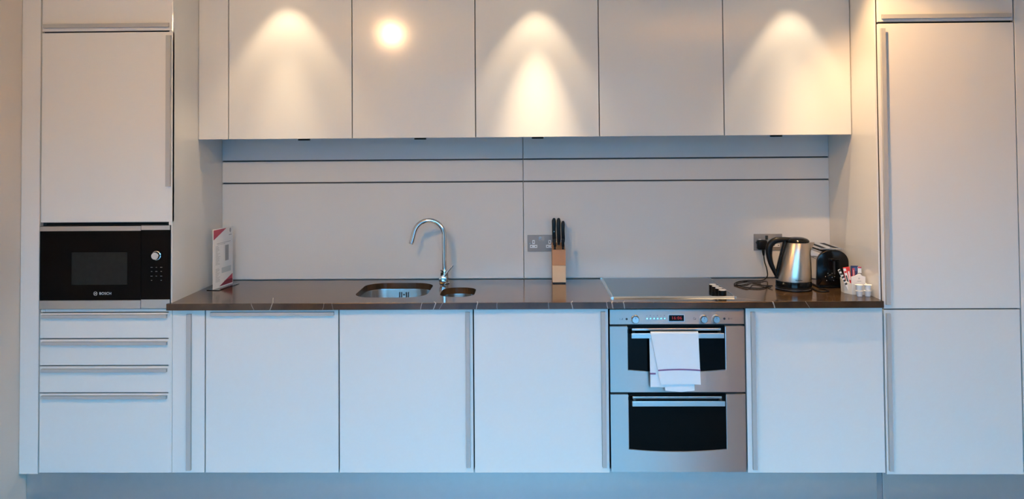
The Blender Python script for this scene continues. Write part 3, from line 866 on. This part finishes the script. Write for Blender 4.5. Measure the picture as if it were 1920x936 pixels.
knife(1.7700, .459, .040, .0140, 'short black stub handle at the front right of the block')

# ------------------------------------------------------------------ kettle
KX, KY = 2.851, .257
t = thing('kettle_power_base', 'low round black power base under the steel kettle', 'kettle base', (KX, KY, .9))
obj('base_disc', lathe(bmesh.new(), [(.079, .0004), (.0835, .002), (.0838, .0160), (.082, .0172), (.066, .0176)], KX, KY, .9), BPLAS, t, 35)
obj('rim_line', lathe(bmesh.new(), [(.0839, .0085), (.0843, .0091), (.0839, .0097)], KX, KY, .9, caps=False), CHROME, t, 35)
t = thing('electric_kettle', 'brushed steel cordless kettle with black lid and big black handle', 'kettle', (KX, KY, .9180))
sh = lambda h: .020 * max(0, (h - .045)) / .178
body = [(.0795, .0440), (.0800, .048), (.0785, .070), (.0745, .105), (.0690, .145), (.0620, .185), (.0560, .212), (.0525, .2225), (.0500, .2235)]
obj('body', lathe(bmesh.new(), body, KX, KY, .9, 56, shift=sh), mat('kettle_steel', (.55, .48, .41), rough=.30, metal=1.0, bump=(80, .04, (1, 1, 12))), t, 35)
obj('lower_band', lathe(bmesh.new(), [(.076, .0182), (.0812, .0190), (.0816, .026), (.0808, .0435)], KX, KY, .9, 56), BGLOS, t, 35)
obj('lid', lathe(bmesh.new(), [(.0535, .2238), (.0555, .2270), (.0530, .2330), (.0440, .2400), (.0280, .2450), (.0100, .2465)], KX + .020, KY, .9, 48), BGLOS, t, 40)
# handle: a big D from the lid back to the foot
hp = catmull([(2.850, KY, 1.136), (2.805, KY, 1.135), (2.768, KY, 1.131), (2.742, KY, 1.108), (2.737, KY, 1.068), (2.745, KY, 1.025), (2.761, KY, .985), (2.7745, KY, .953)], 8)
n_ = len(hp)
ra_ = []
for i in range(n_):
    s = i / (n_ - 1)
    ra_.append(.009 + .0075 * math.sin(min(1, s * 1.9) * PI / 2) if s < .5 else .0165 - .0105 * ((s - .5) / .5))
obj('handle', tube(bmesh.new(), hp, ra_, 18, ry=[.0135] * n_, side=(0, 1, 0)), BPLAS, t, 60)
gp = catmull([(2.812, KY, 1.130), (2.800, KY, 1.085), (2.786, KY, 1.035), (2.774, KY, .985), (2.769, KY, .955)], 6)
obj('water_gauge', tube(bmesh.new(), gp, .0075, 12, ry=.013, side=(0, 1, 0)), BGLOS, t, 60)
# spout: wedge out of the upper right of the body
bm = bmesh.new()
sp = []
for z, out, hw in ((.9 + .222, .033, .012), (.9 + .218, .031, .0125), (.9 + .195, .018, .0150), (.9 + .165, .004, .013), (.9 + .150, -.002, .006)):
    cx_ = KX + sh(z - .9)
    import bisect
    rr = [r for r, h in body if h >= z - .9 - 1e-6][0]
    base_r = rr - .003
    sp.append([bm.verts.new((cx_ + base_r * .86, KY - hw * 1.6, z)), bm.verts.new((cx_ + base_r + out, KY - hw * .25, z)),
               bm.verts.new((cx_ + base_r + out, KY + hw * .25, z)), bm.verts.new((cx_ + base_r * .86, KY + hw * 1.6, z))])
for a, c in zip(sp, sp[1:]):
    for q in range(4): bm.faces.new([a[q], a[(q + 1) % 4], c[(q + 1) % 4], c[q]])
bm.faces.new(sp[0]); bm.faces.new(sp[-1][::-1])
obj('spout', bm, MATS['kettle_steel'], t)
bm = bmesh.new()
for i in range(9):
    a = -PI / 2 - .20 + i * .045
    r = .0803
    x, y = KX + .0007 + r * math.cos(a), KY + r * math.sin(a)
    box(bm, x - .0012, x + .0012, y - .0003, y + .0012, .9535, .9535 + (.0030 if i % 3 else .0045))
obj('maker_mark', bm, INK, t)

# ------------------------------------------------------------------ toaster
TX0, TX1, TY0, TY1, TH = 2.972, 3.126, .285, .560, .178
t = thing('black_toaster', 'black two-slice toaster with chrome top and side in the corner behind the tray', 'toaster', ((TX0 + TX1) / 2, .42, .9))
def arch(x0, x1, z0, z1, r, lean=.012, k=8):
    pts = [(x0, z0), (x1, z0)]
    for i in range(k + 1):
        a = math.radians(90 * i / k); pts.append((x1 - lean - r + r * math.cos(a) + lean * (1 - i / k) * .8, z1 - r + r * math.sin(a)))
    for i in range(k + 1):
        a = math.radians(90 + 90 * i / k); pts.append((x0 + lean + r + r * math.cos(a) - lean * (i / k) * .8, z1 - r + r * math.sin(a)))
    return pts
obj('housing', prism(bmesh.new(), arch(TX0 + .002, TX1 - .002, .9125, .9 + TH, .050), TY0 + .022, TY1 - .020, 'y'), CHROME, t, 30)
obj('front_cap', prism(bmesh.new(), arch(TX0, TX1, .9125, .902 + TH, .052), TY0, TY0 + .0215, 'y', bev=.004), BGLOS, t, 40)
obj('rear_cap', prism(bmesh.new(), arch(TX0, TX1, .9125, .902 + TH, .052), TY1 - .0195, TY1, 'y', bev=.004), BGLOS, t, 40)
obj('foot_plate', B(TX0 + .008, TX1 - .008, TY0 + .006, TY1 - .006, .9004, .9122, .003), BPLAS, t)
tp = bmesh.new(); zt = .9 + TH + .0022
xs = (TX0 + .020, TX0 + .034, TX0 + .062, TX1 - .062, TX1 - .034, TX1 - .020)
for a, c in ((0, 1), (2, 3), (4, 5)): box(tp, xs[a], xs[c], TY0 + .012, TY1 - .03, zt, zt + .006, .001)
for y0, y1 in ((TY0 + .012, TY0 + .030), (TY1 - .048, TY1 - .03)):
    for a, c in ((1, 2), (3, 4)): box(tp, xs[a], xs[c], y0, y1, zt, zt + .006, .001)
obj('top_plate', tp, CHROME, t)
for a in (1, 3): obj('bread_slot', B(xs[a] + .001, xs[a + 1] - .001, TY0 + .031, TY1 - .049, zt - .0015 + .0002, zt + .0012), DARK, t)
lv = obj('lever', B(3.030, 3.074, TY0 - .020, TY0 - .0005, 1.030, 1.043, .004, 3), BGLOS, t, 50)
obj('lever_track', B(3.050, 3.058, TY0 - .0008, TY0 - .0001, .965, 1.028), DARK, t)
dl = obj('browning_dial', lathe(bmesh.new(), [(.0155, -.0004), (.0155, -.010), (.0130, -.013)], 3.033, TY0, .9505, axis='y', n=28), BPLAS, t, 35)
bm = bmesh.new()
for i in range(6):
    a = math.radians(220 - i * 52)
    x, z = 3.033 + .022 * math.cos(a), .9505 + .022 * math.sin(a)
    box(bm, x - .0012, x + .0012, TY0 - .0006, TY0 - .0001, z - .0012, z + .0012)
box(bm, 3.0365, 3.0390, TY0 - .0138, TY0 - .0132, .9520, .9550)
obj('dial_marks', bm, MARK, t)
for z in (.9620, .9500, .9380):
    b_ = obj('button', B(3.081, 3.098, TY0 - .006, TY0 - .0002, z - .0045, z + .0045, .0012), BPLAS, t)
    obj('button_mark', B(3.084, 3.095, TY0 - .0066, TY0 - .0061, z - .0010, z + .0010), MARK, b_)

# ------------------------------------------------------------------ tray, pots and sachets
ang = math.atan2(.195 - .129, 3.0765 - 3.0770)   # direction of the tray's left face (front corner to back corner)
A = Vector((3.0680, .120, 0)); 
t = thing('condiment_tray', 'cream open tray of sachets in the right corner of the worktop', 'tray', (3.098, .16, .9))
bm = bmesh.new()
outer = [(3.068, .118), (3.136, .104), (3.143, .196), (3.0475, .200), (3.0480, .160)]
cen = (sum(p[0] for p in outer) / 5, sum(p[1] for p in outer) / 5)
def inset(f): return [(cen[0] + (p[0] - cen[0]) * f, cen[1] + (p[1] - cen[1]) * f) for p in outer]
hts = [.049, .046, .060, .066, .060]
o1 = [bm.verts.new((*p, .9004)) for p in inset(.94)]; o2 = [bm.verts.new((*p, .9 + h)) for p, h in zip(outer, hts)]
i2 = [bm.verts.new((*p, .9 + h)) for p, h in zip(inset(.92), hts)]; i1 = [bm.verts.new((*p, .9040)) for p in inset(.87)]
for a, c in ((o1, o2), (o2, i2), (i2, i1)):
    for i in range(5): bm.faces.new([a[i], a[(i + 1) % 5], c[(i + 1) % 5], c[i]])
bm.faces.new(o1[::-1]); bm.faces.new(i1)
obj('tray_body', bm, TRAYM, t)

def pot(x, y, z, lab, r=.0135, h=.0265):
    k = thing('milk_pot', lab, 'milk pot', (x, y, z), group='small white milk pots stacked by the tray')
    obj('cup', lathe(bmesh.new(), [(r * .80, 0), (r * .86, .0015), (r, h * .86), (r * 1.0, h * .9)], x, y, z, 28), PORC, k, 35)
    obj('foil_lid', lathe(bmesh.new(), [(r * 1.24, h * .895), (r * 1.27, h * .93), (r * 1.24, h * .965)], x, y, z, 28), PAPERW, k, 35)
pot(3.0860, .079, .9004, 'white milk pot at the lower left of the stack of four')
pot(3.1230, .079, .9004, 'white milk pot at the lower right of the stack of four')
pot(3.0850, .081, .9268, 'white milk pot at the upper left of the stack of four')
pot(3.1250, .081, .9268, 'white milk pot tipped slightly, upper right of the stack of four')

def sachet(name, x, y, z, w, h, tilt, m, lab, cat='sachet', lean=.1, th=.003, marks=None):
    """a thin packet standing in the tray: tilt turns it in the picture plane, lean tips it back"""
    M = Matrix.Translation((x, y, z)) @ Matrix.Rotation(tilt, 4, 'Y') @ Matrix.Rotation(-lean, 4, 'X')
    t = bmesh.new(); box(t, -w / 2, w / 2, -th / 2, th / 2, 0, h, min(.0008, th * .3))
    bm = bmesh.new(); merge(bm, t, M)
    r = thing(name, lab, cat, (x, y, z))
    p = obj('packet', bm, m, r)
    for (x0, x1, z0, z1, mm) in (marks or ()):
        t = bmesh.new(); box(t, x0, x1, -th / 2 - .0005, -th / 2 - .0001, z0, z1)
        bm = bmesh.new(); merge(bm, t, M)
        obj('print', bm, mm, p)
sachet('stick_sachet', 3.0660, .140, .914, .011, .105, -.42, PAPERW, 'black and white stick sachet leaning far left out of the tray', marks=[(-.005, .005, .030 + i * .016, .039 + i * .016, INK) for i in range(5)])
sachet('stick_sachet', 3.0730, .146, .914, .012, .102, -.22, PAPERW, 'white stick sachet with dark print beside the leaning one', marks=[(-.004, .002, .035, .070, INK), (-.005, .005, .082, .090, RED)])
sachet('red_sachet', 3.0760, .158, .914, .030, .105, -.12, RED, 'bright red sachet standing at the left of the tray', marks=[(.004, .011, .045, .085, PAPERW)])
sachet('red_sachet', 3.0960, .162, .914, .012, .098, .02, CRIM, 'narrow dark red sachet behind the white envelope', marks=[(-.001, .001, .05, .09, PAPER)])
sachet('blue_sachet', 3.1050, .172, .914, .034, .108, .02, BLUE, 'navy blue sachet standing tallest at the back of the tray', marks=[(-.004, .010, .085, .100, mat('blue_print', (.05, .12, .30), .5))])
sachet('white_sachet', 3.1260, .170, .914, .017, .104, .04, PAPERW, 'white sachet with a red top at the back right of the tray', marks=[(-.008, .008, .097, .1035, CRIM), (-.007, .007, .066, .075, INK)])
# the paper envelope in front, with a pointed flap and a small round emblem
r = thing('paper_envelope', 'cream paper envelope with a small round emblem at the front of the tray', 'envelope', (3.100, .132, .914))
env = prism(bmesh.new(), [(3.072, .914), (3.134, .914), (3.136, .979), (3.120, .984), (3.112, .994), (3.096, .988), (3.086, .983), (3.071, .980)], .130, .1325, 'y')
pe = obj('envelope_body', env, PAPER, r)
em = bmesh.new(); lathe(em, [(.0030, -.0006), (.0037, -.0006), (.0037, -.0001), (.0030, -.0001), (.0030, -.0006)], 3.1065, .130, .9720, axis='y', n=20, caps=False)
box(em, 3.1050, 3.1080, .1294, .1299, .9712, .9726); box(em, 3.098, 3.116, .1294, .1299, .9590, .9605)
obj('emblem', em, INKG, pe)

# ------------------------------------------------------------------ leaflet in an acrylic stand
P0 = Vector((.069, .290, 0)); P1 = Vector((.0965, .475, 0))
ux = (P1 - P0).normalized(); nrm = Vector((ux.y, -ux.x, 0))      # faces the camera side (+x, -y)
LW = (P1 - P0).length
t = thing('leaflet_stand', 'clear acrylic stand with a pink and white leaflet at the left end of the worktop', 'leaflet stand', (.083, .385, .9))
def panel_pts(bm, pts, d0, d1):
    """pts (a,z) on the sheet plane, extruded along the sheet normal from d0 to d1"""
    lo = [bm.verts.new(P0 + ux * a + nrm * d0 + Vector((0, 0, z))) for a, z in pts]
    hi = [bm.verts.new(P0 + ux * a + nrm * d1 + Vector((0, 0, z))) for a, z in pts]
    n = len(pts); bm.faces.new(lo); bm.faces.new(hi[::-1])
    for i in range(n): bm.faces.new([lo[i], lo[(i + 1) % n], hi[(i + 1) % n], hi[i]])
    return bm
R4 = lambda a0, a1, z0, z1: [(a0, z0), (a1, z0), (a1, z1), (a0, z1)]
obj('foot', panel_pts(bmesh.new(), R4(-.002, LW + .004, .9003, .9030), -.032, .034), ACRY, t)
sh_ = obj('leaflet', panel_pts(bmesh.new(), R4(.0, LW, .9036, 1.193), -.0008, .0008), PAPERW, t)
zt = 1.193; Lz = .9036
obj('red_corner', panel_pts(bmesh.new(), [(.004, zt - .004), (LW * .66, zt - .004), (.004, zt - .052)], .0009, .0013), CRIM, sh_)
obj('red_corner', panel_pts(bmesh.new(), [(LW * .30, Lz + .006), (LW - .004, Lz + .006), (LW - .004, Lz + .052)], .0009, .0013), CRIM, sh_)
obj('dark_corner', panel_pts(bmesh.new(), [(LW * .34, Lz + .0065), (LW - .0045, Lz + .0065), (LW - .0045, Lz + .028), (LW * .60, Lz + .028)], .0014, .0017), CRIMD, sh_)
bm = bmesh.new()
panel_pts(bm, R4(LW * .18, LW * .88, zt - .0735, zt - .0715), .0009, .0012)
panel_pts(bm, R4(LW * .22, LW * .60, zt - .0795, zt - .0780), .0009, .0012)
random.seed(3)
for col0, zz0, zz1 in ((.12, .085, .175), (.12, .195, .262)):
    z = zz0
    while z < zz1:
        w = random.uniform(.10, .24)
        panel_pts(bm, R4(LW * col0, LW * (col0 + w), zt - z - .0014, zt - z), .0009, .0012)
        z += .0052
obj('printed_lines', bm, GREYP, sh_)
obj('picture', panel_pts(bmesh.new(), R4(LW * .60, LW * .78, zt - .165, zt - .088), .0009, .0012), GREYP, sh_)
obj('picture', panel_pts(bmesh.new(), R4(LW * .42, LW * .90, zt - .222, zt - .195), .0009, .0012), mat('pale_blue_print', (.46, .52, .54), .6), sh_)
obj('crest', panel_pts(bmesh.new(), [(LW * .82, zt - .010), (LW * .86, zt - .006), (LW * .90, zt - .010), (LW * .90, zt - .022), (LW * .86, zt - .031), (LW * .82, zt - .022)], .0009, .0012), GREYP, sh_)
obj('crest_caption', panel_pts(bmesh.new(), R4(LW * .79, LW * .93, zt - .042, zt - .038), .0009, .0012), GREYP, sh_)
